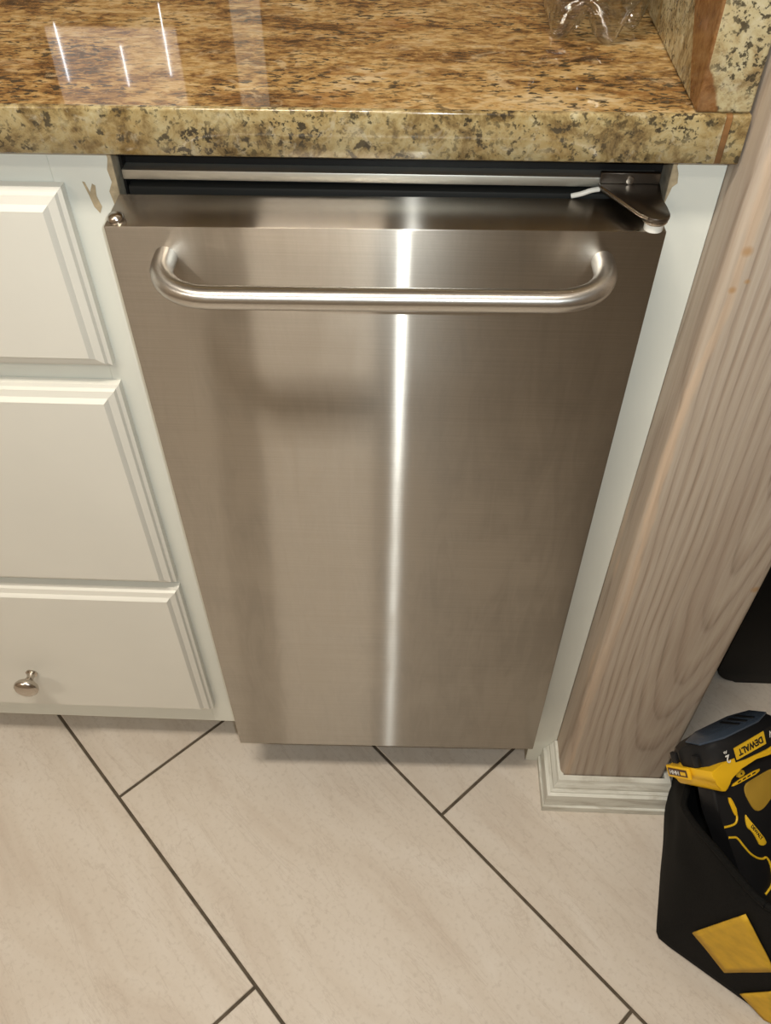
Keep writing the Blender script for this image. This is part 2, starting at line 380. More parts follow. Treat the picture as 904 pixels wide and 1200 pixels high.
def smooth_open(pts, it=2):
    for _ in range(it):
        q = [V(pts[0])]
        for i in range(len(pts) - 1):
            a, b = V(pts[i]), V(pts[i + 1]); q += [a * 0.75 + b * 0.25, a * 0.25 + b * 0.75]
        pts = q + [V(pts[-1])]
    return pts

# ------------------------------------------------------------------ setting: floor with single tiles
YF, ZT, ZB = 0.0422, 0.8457, 0.1134
bm = bmesh.new(); bx(bm, (-2.2, -2.8, -0.06), (2.4, 0.76, -0.0016))
floor = struct(link('floor', bm, GROUT))
ta = 0.7925; ca, sa = math.cos(ta), math.sin(ta)
sdir, qdir = V((ca, -sa, 0)), V((sa, ca, 0))
RW, RL, Q0, S0 = 0.3132, 0.638, -0.15304, -0.10068
tile_mesh = None
g = 0.0021
for r in range(-12, 10):
    for k in range(-6, 6):
        sc_ = S0 + (0.0 if r % 2 == 0 else RL / 2) + (k + 0.5) * RL
        qc = Q0 + (r + 0.5) * RW
        c = sdir * sc_ + qdir * qc
        if not (-1.75 < c.x < 1.9 and -2.2 < c.y < 0.62): continue
        if tile_mesh is None:
            bm = bmesh.new(); bx(bm, (-RL / 2 + g, -RW / 2 + g, -0.008), (RL / 2 - g, RW / 2 - g, 0.0))
            top = [e for e in bm.edges if all(v.co.z > -0.001 for v in e.verts)]
            bmesh.ops.bevel(bm, geom=top, offset=0.0008, segments=1, affect='EDGES')
            o = link('tile', bm, TILE, floor); tile_mesh = o.data
        else:
            o = bpy.data.objects.new('tile', tile_mesh); COL.objects.link(o); o.parent = floor
        o.location = c; o.rotation_euler = (0, 0, -ta)

# room shell
struct(box('wall_back', (-2.2, 0.66, 0), (2.4, 0.76, CEIL_Z), WALL_B))
struct(box('wall_left', (-2.3, -2.8, 0), (-2.2, 0.76, CEIL_Z), WALL))
struct(box('wall_right', (2.4, -2.8, 0), (2.5, 0.76, CEIL_Z), WALL))
struct(box('wall_front', (-2.3, -2.9, 0), (2.5, -2.8, CEIL_Z), WALL))
struct(box('ceiling', (-2.3, -2.9, CEIL_Z), (2.5, 0.76, CEIL_Z + 0.08), CEILM))

# ------------------------------------------------------------------ white drawer cabinet
CX0, CX1, CZ0, CZ1 = -0.505, -0.0015, 0.0816, 0.8818
cab = empty('drawer_cabinet', ((CX0 + CX1) / 2, YF + 0.28, 0), 'white painted drawer cabinet left of the steel appliance, chipped at its top corner', 'cabinet')
CO = V(cab.location)
box('carcass', (CX0, YF + 0.019, CZ0), (CX1, 0.64, CZ1), RAW_SIDE, cab, off=CO)
box('toe_kick', (CX0, YF + 0.075, 0.0), (CX1, YF + 0.09, CZ0), COOL, cab, off=CO)
def face_frame():
    bm = bmesh.new()
    bx(bm, V((-0.047, YF, CZ0)) - CO, V((CX1, YF + 0.019, CZ1)) - CO, 0.0006, 1)
    bx(bm, V((CX0, YF, CZ0)) - CO, V((-0.455, YF + 0.019, CZ1)) - CO, 0.0006, 1)
    for a, b in ((0.842, CZ1), (0.664, 0.702), (0.378, 0.412), (CZ0, 0.135)):
        bx(bm, V((-0.455, YF + 0.0004, a)) - CO, V((-0.047, YF + 0.019, b)) - CO)
    return link('face_frame', bm, COOL, cab)
face_frame()
def drawer_front_bm(x0, x1, z0, z1):
    yb, y1, y2 = YF - 0.0003, YF - 0.008, YF - 0.018
    bm = bmesh.new()
    prof = [(0.0, yb), (0.0, y1), (0.003, y1 - 0.0014), (0.0045, y1 - 0.0042), (0.0105, y1 - 0.0062), (0.0125, y1 - 0.0085), (0.0140, y2)]
    rings = []
    for ins, y in prof:
        rings.append([bm.verts.new(V((x, y, z)) - CO) for x, z in ((x0 + ins, z0 + ins), (x1 - ins, z0 + ins), (x1 - ins, z1 - ins), (x0 + ins, z1 - ins))])
    for a, b in zip(rings, rings[1:]):
        for k in range(4): bm.faces.new((a[k], a[(k + 1) % 4], b[(k + 1) % 4], b[k]))
    bm.faces.new(rings[0][::-1]); bm.faces.new(rings[-1]); return bm
def knob_bm(x, z, y):
    m = Matrix.Translation(V((x, y, z)) - CO) @ Matrix.Rotation(math.radians(90), 4, 'X')
    prof = [(0.0, 0.0), (0.0072, 0.0), (0.0074, 0.0016), (0.0050, 0.0035), (0.0042, 0.0075), (0.0052, 0.0110), (0.0092, 0.0140), (0.0132, 0.0172), (0.0150, 0.0205), (0.0146, 0.0238), (0.0118, 0.0268), (0.0070, 0.0288), (0.0, 0.0295)]
    bm = bmesh.new(); lathe(bm, prof, 36, m); return bm
for z0, z1, lab in ((0.6955, 0.8525, 0), (0.4005, 0.6745, 1), (0.1290, 0.3895, 2)):
    d = link('drawer', drawer_front_bm(-0.464, -0.0395, z0, z1), CREAM, cab)
    link('knob', knob_bm(-0.2530, (z0 + z1) / 2 - (0.0405 if lab == 2 else 0), YF - 0.018), NICKEL, d, 40)
box('shaded_bare_edge', (CX1 - 0.0002, YF + 0.0008, CZ0), (CX1 + 0.0004, YF + 0.0192, CZ1), RAW_SIDE, cab, off=CO)  # bare wood strip, its tone darkened for shade beside the appliance
def chip(name, pts, y, parent, off, m=RAW):
    bm = bmesh.new()
    prism(bm, pts, lambda a, b, d: V((a, d, b)) - off, y - 0.0004, y + 0.0005)
    return link(name, bm, m, parent)
chip('paint_chip', [(-0.0262, 0.853), (-0.0245, 0.8525), (-0.0225, 0.845), (-0.0195, 0.8515), (-0.0175, 0.850), (-0.0185, 0.842), (-0.0165, 0.834), (-0.0190, 0.829), (-0.0222, 0.834), (-0.0238, 0.843)], YF, cab, CO)
chip('paint_chip', [(-0.0045, 0.8815), (-0.0012, 0.8815), (-0.0012, 0.815), (-0.0060, 0.819), (-0.0085, 0.828), (-0.0068, 0.836), (-0.0082, 0.846), (-0.0048, 0.853), (-0.0060, 0.862), (-0.0038, 0.870)], YF, cab, CO)

# white filler strip to the right of the appliance
fil = empty('filler_strip', (0.405, YF + 0.01, 0), 'narrow white painted filler strip between the steel door and the wooden post', 'panel')
FO = V(fil.location)
box('board', (0.3870, YF, 0.0), (0.4234, YF + 0.019, 0.8818), COOL, fil, 0.0006, 1, off=FO)
box('return_panel', (0.3865, YF + 0.0192, 0.0), (0.4234, 0.64, 0.8818), RAW_SIDE, fil, off=FO)
box('shaded_bare_edge', (0.3865, YF + 0.0008, 0.0), (0.3871, YF + 0.0192, 0.8818), RAW_SIDE, fil, off=FO)  # bare wood strip whose dark tone also carries the gap's shade
chip('paint_chip', [(0.3866, 0.8815), (0.3905, 0.8815), (0.3895, 0.871), (0.3915, 0.866), (0.3925, 0.859), (0.3895, 0.856), (0.3866, 0.842)], YF, fil, FO)

# ------------------------------------------------------------------ stainless appliance
app = empty('undercounter_appliance', (0.1905, 0.30, 0), 'built-in undercounter appliance with a smooth brushed steel door and tubular bar handle', 'appliance')
AO = V(app.location)
box('body', (0.0030, 0.058, 0.02), (0.3845, 0.63, 0.8650), BLACK, app, off=AO)
box('kick_plate', (0.010, 0.085, 0.0), (0.375, 0.090, 0.10), GASKET, app, off=AO)
box('top_rail', (0.0020, 0.047, 0.8525), (0.3800, 0.060, 0.8598), TRIM_STEEL, app, 0.0010, 2, off=AO)
box('side_trim', (0.0012, 0.050, 0.11), (0.0028, 0.060, 0.8720), BLACK, app, off=AO)
box('control_strip', (0.1380, 0.0570, 0.8660), (0.1960, 0.0580, 0.8720), BATT, app, off=AO)
box('gasket', (0.004, 0.0465, 0.125), (0.377, 0.0575, 0.8480), GASKET, app, 0.002, 2, off=AO)
WD = 0.381
hx = V((WD, 0, 0))
def door_bm():
    bm = bmesh.new(); bx(bm, (-WD, 0, ZB), (0, 0.0455, ZT), 0.0011, 2)
    uvl = bm.loops.layers.uv.verify()
    for f in bm.faces:
        f.normal_update(); n = f.normal
        for lp in f.loops:
            c = lp.vert.co
            lp[uvl].uv = (c.x + 1, c.z + 0.0173 * c.x) if abs(n.x) < 0.8 and abs(n.z) < 0.7 else ((c.x + 1, c.y) if abs(n.z) >= 0.7 else (c.y, c.z))
    return bm
door = link('door', door_bm(), [STEEL, STEEL_T], app, 30)
for p in door.data.polygons: p.material_index = 1 if p.normal.z > 0.9 else 0
door.location = hx - AO; door.rotation_euler = (0, 0, 0.0163)
def handle_pts():
    xa, xb, z, yb, rb = -WD + 0.0385, -WD + 0.3420, 0.8230, -0.0495, 0.038
    pts = [V((xa, 0.001, z)), V((xa, yb + rb, z))]
    for i in range(1, 9):
        a = math.pi / 2 * i / 8; pts.append(V((xa + rb - rb * math.cos(a), yb + rb - rb * math.sin(a), z)))
    n = 14
    for i in range(1, n): pts.append(V((xa + rb + (xb - xa - 2 * rb) * i / n, yb, z)))
    for i in range(0, 9):
        a = math.pi / 2 * i / 8; pts.append(V((xb - rb + rb * math.sin(a), yb + rb - rb * math.cos(a), z)))
    pts.append(V((xb, 0.001, z))); return pts
bm = bmesh.new(); tube_bm(bm, handle_pts(), 0.0079, 28); h = link('handle', bm, STEEL_H, door, 60)
# hinge cap on the door's left top corner
bm = bmesh.new(); lathe(bm, [(0, 0), (0.0058, 0), (0.0058, 0.0022), (0.0046, 0.0040), (0.0022, 0.0048), (0, 0.0049)], 24, Matrix.Translation((-WD + 0.0070, 0.0085, ZT))); link('plug', bm, NICKEL, door, 50)
# hinge bracket top right
zb = 0.8540
poly = [(0.3393, 0.0530), (0.3393, 0.0432), (0.3404, 0.0370), (0.3645, -0.0008)]
poly += [(0.3722 + 0.0090 * math.cos(math.radians(a)), 0.0035 + 0.0090 * math.sin(math.radians(a))) for a in range(215, 361, 18)]
poly += [(0.3806, 0.0120), (0.3786, 0.0220), (0.3800, 0.0320), (0.3812, 0.0432), (0.3812, 0.0530)]
bm = bmesh.new(); prism(bm, poly, lambda a, b, d: V((a, b, d)) - AO, zb, zb + 0.0032, 0.0007); br = link('hinge_bracket', bm, DARK_STEEL, app, 40)
box('bracket_flange', (0.3393, 0.0432, zb + 0.0030), (0.3806, 0.0470, 0.8650), DARK_STEEL, br, 0.0006, 1, off=AO)
bm = bmesh.new(); tube_bm(bm, [V(p) - AO for p in ((0.3400, 0.0380, zb + 0.0030), (0.3605, 0.0010, zb + 0.0030), (0.3655, -0.0040, zb + 0.0030))], 0.0012, 10); link('raised_edge', bm, NICKEL, br, 50)
bm = bmesh.new(); lathe(bm, [(0, 0), (0.0030, 0), (0.0028, 0.0012), (0, 0.0016)], 18, Matrix.Translation(V((0.3600, 0.0432, 0.8600)) - AO) @ Matrix.Rotation(math.radians(90), 4, 'X')); link('screw', bm, NICKEL, br, 50)
pin = V((0.3722, 0.0035, 0)) - AO
bm = bmesh.new(); lathe(bm, [(0, zb - 0.0026), (0.0078, zb - 0.0026), (0.0084, zb - 0.0018), (0.0084, zb - 0.0010), (0.0074, zb - 0.0006), (0.0084, zb), (0, zb)], 28, Matrix.Translation(pin)); link('hinge_washer', bm, NICKEL, app, 50)
bm = bmesh.new(); lathe(bm, [(0, ZT + 0.0001), (0.0064, ZT + 0.0001), (0.0064, zb - 0.0026), (0, zb - 0.0026)], 24, Matrix.Translation(pin)); link('bushing', bm, WHITE_PL, app, 50)
bm = bmesh.new(); tube_bm(bm, smooth_open([V(p) - AO for p in ((0.3215, 0.0440, 0.8474), (0.3280, 0.0420, 0.8500), (0.3340, 0.0425, 0.8525), (0.3400, 0.0435, 0.8530))], 2), 0.0018, 8); link('latch_tab', bm, WHITE_PL, app, 50)

# ------------------------------------------------------------------ granite worktop and side splash
ZC, YC, CT = 0.914, 0.0205, 0.0318
cnt = empty('granite_worktop', (-0.05, 0.33, ZC - CT), 'polished brown and gold granite worktop with a thick speckled front edge', 'countertop')
NO = V(cnt.location)
def slab():
    bm = bmesh.new(); bx(bm, V((-0.520, YC + 0.004, ZC - 0.0318)) - NO, V((0.4215, 0.64, ZC)) - NO)
    return link('slab', bm, G_TOP, cnt)
slab()
def front_edge(name, x0, x1, m):
    bm = bmesh.new()
    pr = [(YC + 0.004, ZC - CT), (YC + 0.0015, ZC - CT), (YC, ZC - CT + 0.0015)]
    for i in range(7):
        a = math.pi / 2 * i / 6; pr.append((YC + 0.002 - 0.002 * math.cos(a), ZC - 0.002 + 0.002 * math.sin(a)))
    pr.append((YC + 0.004, ZC))
    prism(bm, pr, lambda a, b, d: V((d, a, b)) - NO, x0, x1)
    return link(name, bm, m, cnt, 50)
front_edge('front_edge', -0.520, 0.4060, G_EDGE)
front_edge('edge_vein', 0.4062, 0.4100, G_RUST)
front_edge('end_strip', 0.4102, 0.4215, G_EDGE)
spl = empty('side_splash', (0.405, 0.33, ZC), 'upright granite side slab standing on the worktop against the post, rust-brown left arris', 'backsplash')
PO = V(spl.location)
box('slab', (0.3865, 0.0235, ZC + 0.0002), (0.4215, 0.62, 1.20), G_SPLASH, spl, 0.0022, 3, off=PO)

# ------------------------------------------------------------------ wooden post and its baseboard
PX0, PX1, PY0, PY1 = 0.4238, 0.5607, -0.0068, 0.130
post = empty('wooden_post', ((PX0 + PX1) / 2, (PY0 + PY1) / 2, 0), 'square whitewashed pine post with bold grain and a worn peach left arris', 'post')
bm = bmesh.new(); hw, hd = (PX1 - PX0) / 2, (PY1 - PY0) / 2
bx(bm, (-hw, -hd, 0.001), (hw, hd, CEIL_Z - 0.002))
es = [e for e in bm.edges if abs(e.verts[0].co.z - e.verts[1].co.z) > 1]
bmesh.ops.bevel(bm, geom=es, offset=0.0075, segments=4, profile=0.5, affect='EDGES')
# split lengthwise so the arris can waver a little
cuts = [0.06 + 0.03 * i for i in range(40)]
for z in cuts: bmesh.ops.bisect_plane(bm, geom=bm.verts[:] + bm.edges[:] + bm.faces[:], plane_co=(0, 0, z), plane_no=(0, 0, 1))
for v in bm.verts:
    n = noise.noise(V((v.co.x * 8, v.co.y * 8, v.co.z * 6)))
    v.co.x += 0.0007 * n; v.co.y += 0.0007 * noise.noise(V((v.co.z * 7, v.co.x * 9, 3)))
link('shaft', bm, PINE, post, 40)

BZ = 0.061
bprof = [(0.0, 0.0), (0.0235, 0.0), (0.0240, 0.002), (0.0240, 0.0135), (0.0215, 0.0150), (0.0205, 0.0300), (0.0200, 0.0395), (0.0160, 0.0415), (0.0165, 0.0445), (0.0130, 0.0470), (0.0125, 0.0500), (0.0085, 0.0560), (0.0070, BZ), (0.0, BZ)]
def basebd(name, kind):
    bm = bmesh.new()
    gx, gy = PX0 - 0.0005 + 0.0, PY0 - 0.0012
    rings = []
    for end in (0, 1):
        ring = []
        for t, z in bprof:
            if kind == 'front': x = (gx + 0.004 - t) if end == 0 else (PX1 + 0.0005 + t); ring.append(V((x, gy - t, z)))
            if kind == 'left': y = (gy - t) if end == 0 else YF - 0.0004; ring.append(V((gx + 0.004 - t, y, z)))
            if kind == 'right': y = (gy - t) if end == 0 else PY1; ring.append(V((PX1 + 0.0005 + t, y, z)))
        rings.append([bm.verts.new(p) for p in ring])
    n = len(bprof)
    for k in range(n): bm.faces.new((rings[0][k], rings[0][(k + 1) % n], rings[1][(k + 1) % n], rings[1][k]))
    bm.faces.new(rings[0][::-1]); bm.faces.new(rings[1])
    return struct(link(name, bm, BASEM, None))
basebd('baseboard_front', 'front'); basebd('baseboard_left', 'left'); basebd('baseboard_right', 'right')

# ------------------------------------------------------------------ unseen glowing and white shapes, added to be mirrored in the stone
wn = bpy.data.objects.new('reflection_rig', None); COL.objects.link(wn); wn.location = (-0.19, 0.655, 0.98); struct(wn)
WO = V(wn.location)
GLOW_MAUVE = emis('mauve_glow_panel', (0.62, 0.46, 0.60), 0.12)
GLOW_WHITE = emis('white_glow_line', (0.92, 0.96, 1.0), 3.6)  # thin glowing strips, invented for the bright lines mirrored in the granite
box('mauve_glow', (-0.275, 0.652, 1.075), (-0.105, 0.658, 1.40), GLOW_MAUVE, wn, off=WO)
for x0, x1, z0, z1 in ((-0.2608, -0.2596, 1.070, 1.140), (-0.1808, -0.1797, 1.096, 1.146), (-0.1212, -0.1201, 1.046, 1.132), (0.0092, 0.0104, 1.000, 1.036)):
    box('glow_line', (x0, 0.6495, z0), (x1, 0.6518, z1), GLOW_WHITE, wn, off=WO)
box('added_ledge', (-0.29, 0.640, 0.965), (0.04, 0.660, 0.985), WHITE_PL, wn, off=WO)
box('added_white_column', (-0.031, 0.650, 0.985), (0.0075, 0.660, 1.40), WHITE_PL, wn, off=WO)

# ------------------------------------------------------------------ clear bottle on the worktop
bot = empty('plastic_bottle', (0.3370, 0.1700, ZC), 'clear empty plastic drink bottle standing on the granite worktop beside the side slab', 'bottle')
def bottle_bm():
    bm = bmesh.new(); n = 80; rings = []
    def rad(z, a):
        lobe = 0.5 + 0.5 * math.cos(5 * a)
        if z < 0.034:
            t = z / 0.034
            foot = 0.0325 + 0.0105 * math.sqrt(t); gap = 0.012 + 0.031 * t ** 0.55
            w = lobe ** 0.55
            return foot * w + gap * (1 - w)
        body = 0.043
        if z < 0.20: return body + 0.0010 * math.sin(z * 260) * (1 if z > 0.06 else 0)
        if z < 0.26: return 0.043 - (0.030) * ((z - 0.20) / 0.06) ** 1.3
        return 0.0130
    zs = [0.0, 0.0015, 0.004, 0.008, 0.013, 0.019, 0.026, 0.034, 0.045, 0.06] + [0.07 + 0.006 * i for i in range(21)] + [0.20, 0.215, 0.23, 0.245, 0.26, 0.285]
    for z in zs:
        ring = []
        for k in range(n):
            a = 2 * math.pi * k / n; lobe = 0.5 + 0.5 * math.cos(5 * a)
            zz = z + (1 - lobe ** 0.5) * 0.016 * max(0, 1 - z / 0.03)
            ring.append(bm.verts.new((rad(z, a) * math.cos(a), rad(z, a) * math.sin(a), zz + 0.0004)))
        rings.append(ring)
    c = bm.verts.new((0, 0, 0.017))
    inner = []
    for k in range(n):
        a = 2 * math.pi * k / n; lobe = 0.5 + 0.5 * math.cos(5 * a)
        inner.append(bm.verts.new((0.014 * math.cos(a), 0.014 * math.sin(a), 0.012 + (1 - lobe) * 0.004)))
    for k in range(n):
        k2 = (k + 1) % n
        bm.faces.new((c, inner[k2], inner[k])); bm.faces.new((inner[k], inner[k2], rings[0][k2], rings[0][k]))
        for i in range(len(rings) - 1): bm.faces.new((rings[i][k], rings[i][k2], rings[i + 1][k2], rings[i + 1][k]))
    return bm
link('shell', bottle_bm(), PET, bot, 70)
bm = bmesh.new(); lathe(bm, [(0, 0.279), (0.0148, 0.279), (0.0148, 0.296), (0.0135, 0.298), (0, 0.298)], 40); link('cap', bm, WHITE_PL, bot, 40)

# ------------------------------------------------------------------ black bin beyond the post
bn = empty('storage_bin', (0.93, 0.36, 0), 'black plastic bin with rounded corners on the floor behind the wooden post', 'bin')
bm = bmesh.new()
BN = V(bn.location)
pr = []
for cx, cz, a0 in ((0.715, 0.035, 180), (1.165, 0.035, 270)):
    for i in range(7): a = math.radians(a0 + 15 * i); pr.append((cx + 0.034 * math.cos(a), cz + 0.034 * math.sin(a)))
pr += [(1.205, 0.62), (0.675, 0.62)]
prism(bm, pr, lambda a, b, d: V((a, d, b)) - BN, 0.182, 0.54, 0.004); link('body', bm, BLACK, bn, 40)
box('rim', (0.665, 0.170, 0.615), (1.215, 0.552, 0.645), BLACK, bn, 0.006, 2, off=BN)

# ------------------------------------------------------------------ tool bag
bag = empty('tool_bag', (0.66, -0.14, 0), 'slouching black nylon tool bag with yellow patches, standing on the tiles by the baseboard', 'bag')
GO = V(bag.location)
bA, bF, bR, bK, bL = V((0.530, -0.190, 0)), V((0.773, -0.3655, 0)), V((0.862, -0.090, 0)), V((0.591, 0.045, 0)), V((0.561, -0.070, 0))
tA, tF, tR, tK, tL = V((0.575, -0.230, 0.250)), V((0.800, -0.375, 0.250)), V((0.862, -0.060, 0.215)), V((0.612, 0.030, 0.120)), V((0.541, -0.098, 0.176))
def bag_loop(h, n=18):
    cs = [a.lerp(b, h) for a, b in zip((bA, bF, bR, bK, bL), (tA, tF, tR, tK, tL))]
    pts = []
    for i in range(5):
        a, b = cs[i], cs[(i + 1) % 5]
        for k in range(n):
            t = k / n; p = a.lerp(b, t)
            out = (b - a).cross(V((0, 0, 1))).normalized()
            s = math.sin(math.pi * t)
            if i in (3, 4): p += out * (0.008 * s * math.sin(math.pi * h) + 0.004 * s * h)      # left end wall
            elif i != 0: p += out * 0.012 * s
            if i == 0 and t > 0.02: p += out * 0.0
            wr = noise.noise(V((p.x * 16, p.y * 16, h * 3.5)))
            if i != 0: p += out * 0.005 * wr * (0.3 + h)
            pts.append(p)
    # soften the corners
    m = len(pts); r = []
    for i in range(m): r.append(pts[i] * 0.6 + (pts[i - 1] + pts[(i + 1) % m]) * 0.2)
    return r
bm = bmesh.new(); rings = []
hs = [0.0, 0.02, 0.06] + [0.1 + 0.9 * i / 16 for i in range(17)]
for h in hs:
    L = bag_loop(h)
    if h == 0.0: c0 = sum(L, V()) / len(L); L = [p.lerp(c0, 0.03) for p in L]
    rings.append([bm.verts.new(p - GO + V((0, 0, 0.002))) for p in L])
m_ = len(rings[0])
for a, b in zip(rings, rings[1:]):
    for k in range(m_): bm.faces.new((a[k], a[(k + 1) % m_], b[(k + 1) % m_], b[k]))
bm.faces.new(rings[0][::-1])
sh = link('bag_shell', bm, NYLON, bag, 60)
md = sh.modifiers.new('thickness', 'SOLIDIFY'); md.thickness = 0.003; md.offset = -1
rim = [p - GO + V((0, 0, 0.002)) for p in bag_loop(1.0)]
bm = bmesh.new(); tube_bm(bm, rim + [rim[0]], 0.0040, 8, cap=False); link('rim_binding', bm, NYLON, bag, 60)
ufr = (bF - bA).normalized(); nfr = V((-0.579, -0.815, -0.026))
def front(t, h):
    a, b = bA.lerp(tA, h), bF.lerp(tF, h)
    return a + (b - a).normalized() * t + nfr * 0.0024 - GO + V((0, 0, 0.002))
def patch(name, corners, n=8):
    bm = bmesh.new(); g_ = []
    for i in range(n + 1):
        row = []
        for j in range(n + 1):
            s, w = i / n, j / n
            c = [V(q) for q in corners]
            q = c[0] * (1 - s) * (1 - w) + c[1] * s * (1 - w) + c[2] * s * w + c[3] * (1 - s) * w
            row.append(bm.verts.new(front(q.x, q.y) + nfr * 0.0006 * noise.noise(V((q.x * 40, q.y * 8, 1)))))
        g_.append(row)
    for i in range(n):
        for j in range(n): bm.faces.new((g_[i][j], g_[i + 1][j], g_[i + 1][j + 1], g_[i][j + 1]))
    o = link(name, bm, YEL_FAB, bag, 60); k = o.modifiers.new('thickness', 'SOLIDIFY'); k.thickness = 0.0016; k.offset = 0
    return o
patch('yellow_patch', [(0.006, 0.36), (0.067, 0.19), (0.080, 0.515), (0.003, 0.845)])
patch('yellow_patch', [(0.100, 0.085), (0.140, 0.005), (0.19, 0.10), (0.105, 0.32)])

# ------------------------------------------------------------------ cordless tool, upside down in the bag
TP = V((0.5359, -0.0576, 0.1939))
TR = Matrix(((0.4185, 0.861, -0.2616), (-0.487, 0.4949, 0.7103), (0.7484, -0.1768, 0.6336)))
# orthonormalise: columns are s (side), l (length), n (up towards the battery)
cs_ = [V(TR.col[0]).normalized()]; c1 = V(TR.col[1]); c1 = (c1 - cs_[0] * c1.dot(cs_[0])).normalized(); cs_ += [c1, cs_[0].cross(c1)]
TR = Matrix(cs_).transposed()
tool = empty('cordless_tool', TP, 'yellow and black cordless power tool upside down in the bag, battery uppermost', 'power tool')
tool.rotation_euler = TR.to_euler()
def tp(l, n, s): return V((s, l, n))
def tprism(name, poly, s0, s1, m, parent=tool, bevel=0.0015, it=1):
    bm = bmesh.new(); prism(bm, smooth_poly(poly, it) if it else poly, tp, s0, s1, bevel); return link(name, bm, m, parent, 40)
# battery: chamfered block
bt = bmesh.new()
lo_ = smooth_poly([(-0.003, -0.012), (0.072, -0.012), (0.074, 0.118), (-0.001, 0.118)], 2)
hi_ = smooth_poly([(0.022, -0.008), (0.068, -0.013), (0.064, 0.106), (0.014, 0.108)], 2)
levels = [(lo_, 0.006), (lo_, 0.0265), ([tuple(V(a).lerp(V(b), 0.8)) for a, b in zip(lo_, hi_)], 0.0335), (hi_, 0.0345)]
rg = [[bt.verts.new((s, l, n)) for s, l in pl] for pl, n in levels]
k_ = len(lo_)
for a, b in zip(rg, rg[1:]):
    for i in range(k_): bt.faces.new((a[i], a[(i + 1) % k_], b[(i + 1) % k_], b[i]))
bt.faces.new(rg[0][::-1]); bt.faces.new(rg[-1])
bat = link('battery', bt, TOOLBLK, tool, 35)
cv = smooth_poly([(0.020, -0.004), (0.0695, -0.010), (0.0660, 0.104), (0.014, 0.106)], 1)
bm = bmesh.new(); prism(bm, cv, lambda a, b, d: V((a, b, d)), 0.0338, 0.0372, 0.0022); link('top_cover', bm, BATT_TOP, bat, 25)
for q in (0.054, 0.066, 0.078): box('grip_rib', (0.028, q, 0.0368), (0.056, q + 0.005, 0.0384), BLACK, bat, 0.0006, 1)
for s_ in (0.012, 0.046): 
    bm = bmesh.new(); bx(bm, (s_, -0.0155, 0.0115), (s_ + 0.009, -0.0105, 0.0245), 0.0015, 2); link('release_button', bm, TOOLBLK, bat, 40)
# label on the long side, read upside down
def lab_pt(l, n): return V((0.0748, l, n))
bm = bmesh.new(); prism(bm, [(0.0235, 0.0095), (0.0705, 0.0120), (0.0715, 0.0262), (0.0235, 0.0225)], tp, 0.0725, 0.0742); lb = link('brand_label', bm, LABY, bat)
def text(name, body, size, loc_lns, ang, m, parent, sx=1.0, plane='side', bold=0.0):
    cu = bpy.data.curves.new(name, 'FONT'); cu.body = body; cu.size = size; cu.align_x = 'CENTER'; cu.align_y = 'CENTER'
    cu.extrude = 0.0002; cu.offset = bold
    o = bpy.data.objects.new(name, cu); COL.objects.link(o)
    dg = bpy.context.evaluated_depsgraph_get()
    me = bpy.data.meshes.new_from_object(o.evaluated_get(dg)); bpy.data.objects.remove(o); bpy.data.curves.remove(cu)
    me.materials.clear(); me.materials.append(m)
    o = bpy.data.objects.new(name, me); COL.objects.link(o); o.parent = parent
    if plane == 'side': X, Y, Z = V((0, 1, 0)), V((0, 0, 1)), V((1, 0, 0))
    else: X, Y, Z = V((1, 0, 0)), V((0, 0, 1)), V((0, -1, 0))
    X, Y = X * math.cos(ang) + Y * math.sin(ang), Y * math.cos(ang) - X * math.sin(ang)
    mm = Matrix((X * sx, Y, Z)).transposed().to_4x4(); mm.translation = V((loc_lns[2], loc_lns[0], loc_lns[1])); o.matrix_local = mm
    return o
text('lettering', 'DEWALT', 0.0098, (0.0472, 0.0176, 0.0744), math.pi + 0.06, INKK, lb, 1.0, bold=0.00035)
text('lettering', '20V', 0.0105, (0.0850, 0.0205, 0.0743), math.pi, INKW, bat, 0.85)
text('lettering', '2', 0.0125, (0.0115, 0.0150, 0.0733), math.pi, INKW, bat, 1.0, bold=0.0002)
text('lettering', 'Ah', 0.0045, (0.0100, 0.0225, 0.0733), math.pi, INKW, bat, 1.0)
# foot of the tool
tprism('foot', [(-0.0125, 0.0110), (-0.0135, 0.0000), (-0.0090, -0.0060), (-0.0070, -0.0165), (0.0015, -0.0190), (0.0090, -0.0110), (0.0165, -0.0045), (0.0670, 0.0005), (0.0820, -0.0060), (0.125, -0.0060), (0.125, 0.0110), (0.060, 0.0110)], 0.003, 0.070, YEL, it=1)
bm = bmesh.new(); bx(bm, (0.0020, -0.0175, -0.0050), (0.0380, -0.0135, 0.0090), 0.0012, 2); pl_ = link('gauge_plate', bm, YEL, tool, 40)
bm = bmesh.new(); bx(bm, (0.0050, -0.0182, -0.0020), (0.0350, -0.0172, 0.0065), 0.0004, 1); gs = link('gauge_window', bm, BROWN, pl_)
text('lettering', 'HHH', 0.0070, (-0.0184, 0.0022, 0.0150), math.pi, INKW, gs, 1.0, plane='end')
bm = bmesh.new(); bx(bm, (0.0250, -0.0187, 0.0000), (0.0330, -0.0181, 0.0040), 0.0002, 1); link('charge_window', bm, LABY, gs)
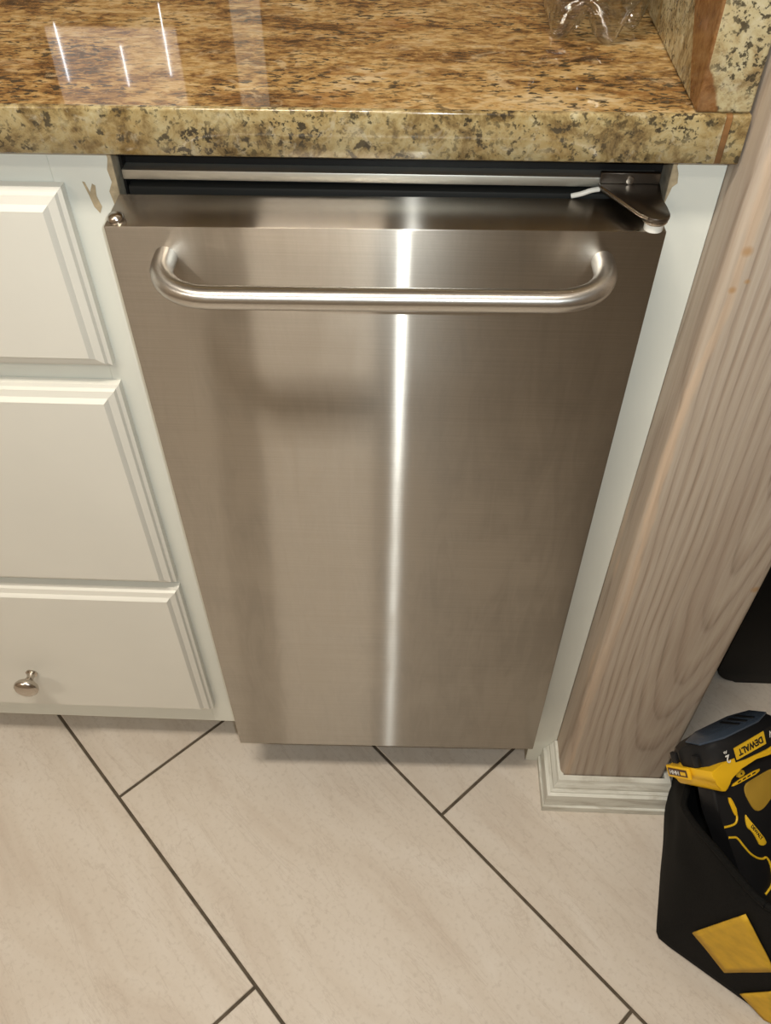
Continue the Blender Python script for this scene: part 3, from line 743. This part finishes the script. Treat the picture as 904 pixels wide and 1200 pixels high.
# dark body and handle below the foot
body = tprism('body', [(0.004, -0.008), (0.020, -0.002), (0.030, 0.000), (0.082, 0.000), (0.110, -0.004), (0.125, -0.030), (0.125, -0.190), (0.030, -0.210), (0.000, -0.180), (0.004, -0.130), (0.000, -0.075), (-0.003, -0.050), (-0.004, -0.022)], 0.026, 0.0520, TOOLBLK, it=1, bevel=0.004)
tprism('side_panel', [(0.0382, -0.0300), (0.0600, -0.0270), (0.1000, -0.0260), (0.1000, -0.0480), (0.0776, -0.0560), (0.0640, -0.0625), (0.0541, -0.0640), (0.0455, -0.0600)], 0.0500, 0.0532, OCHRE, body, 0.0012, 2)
sw = tprism('switch', [(0.0355, -0.0105), (0.0463, -0.0116), (0.0479, -0.0188), (0.0350, -0.0194)], 0.0515, 0.0542, LABY, body, 0.0006, 1)
tprism('switch_mark', [(0.0408, -0.0142), (0.0428, -0.0146), (0.0426, -0.0166), (0.0404, -0.0164)], 0.0540, 0.0546, INKK, sw, 0.0, 0)
bar = tprism('gauge_bar', [(0.0230, -0.0252), (0.0283, -0.0216), (0.0712, -0.0190), (0.0700, -0.0238), (0.0400, -0.0246)], 0.0515, 0.0536, YEL, body, 0.0005, 1)
for i in range(4): tprism('bar_mark', [(0.0340 + 0.008 * i, -0.0222 + 0.0004 * i), (0.0390 + 0.008 * i, -0.0218 + 0.0004 * i), (0.0385 + 0.008 * i, -0.0232 + 0.0004 * i), (0.0335 + 0.008 * i, -0.0236 + 0.0004 * i)], 0.0534, 0.0540, INKK, bar, 0.0, 0)
tprism('trigger_trim', [(0.0140, -0.0335), (0.0195, -0.0355), (0.0222, -0.0530), (0.0200, -0.0565), (0.0170, -0.0550)], 0.0512, 0.0540, YEL, body, 0.0008, 1)
def piping(pts, r=0.0013):
    bm = bmesh.new(); tube_bm(bm, smooth_open([V((0.0524, l, n)) for l, n in pts], 2), r, 8); return link('piping', bm, LABY, body, 60)
piping([(0.0206, -0.0540), (0.0200, -0.0600), (0.0155, -0.0645), (0.0060, -0.0636), (-0.0010, -0.0620)])
piping([(0.0010, -0.0745), (0.0060, -0.0765), (0.0125, -0.0785), (0.0185, -0.0915), (0.0250, -0.1030), (0.0330, -0.1110), (0.0408, -0.1150), (0.0455, -0.1140), (0.0490, -0.1210), (0.0485, -0.1330), (0.0440, -0.1460), (0.0300, -0.1515)])
lg = tprism('logo_badge', [(0.0325, -0.0590), (0.0345, -0.0650), (0.0415, -0.0775), (0.0525, -0.0985), (0.0475, -0.1015), (0.0405, -0.0990), (0.0395, -0.0925), (0.0350, -0.0800), (0.0305, -0.0755), (0.0300, -0.0690)], 0.0512, 0.0538, LABY, body, 0.0005, 1)
text('lettering', 'DEWALT', 0.0056, (0.0405, -0.0835, 0.0541), math.radians(-64), INKK, lg, 0.95, bold=0.0001)
tprism('lower_vent', [(0.0380, -0.1560), (0.0520, -0.1500), (0.0700, -0.1620), (0.0700, -0.1800), (0.0480, -0.1780), (0.0370, -0.1680)], 0.0512, 0.0545, YEL, body, 0.001, 1)

# ------------------------------------------------------------------ linear ceiling fixtures
for i, ((lx, ly), ln, e) in enumerate(LAMPS):
    lab = ['long white ceiling lamp just in front of the worktop, nearest the steel door', 'long white ceiling lamp farther back in the room, behind the nearer one'][i]
    L_ = empty('ceiling_lamp', (lx, ly, CEIL_Z), lab, 'ceiling lamp')
    bm = bmesh.new(); bx(bm, (-ln / 2 - 0.02, -0.105, -0.045), (ln / 2 + 0.02, 0.105, 0.0), 0.004, 2); link('housing', bm, CEILM, L_, 40)
    bm = bmesh.new(); bx(bm, (-ln / 2, -0.09, -0.058), (ln / 2, 0.09, -0.0452), 0.003, 2); link('diffuser', bm, DIFFUSER, L_, 40)
    for sx in (-1, 1):
        bm = bmesh.new(); bx(bm, (sx * (ln / 2 + 0.012) - 0.010, -0.094, -0.059), (sx * (ln / 2 + 0.012) + 0.010, 0.094, -0.0452), 0.002, 2); link('end_cap', bm, WHITE_PL, L_, 40)
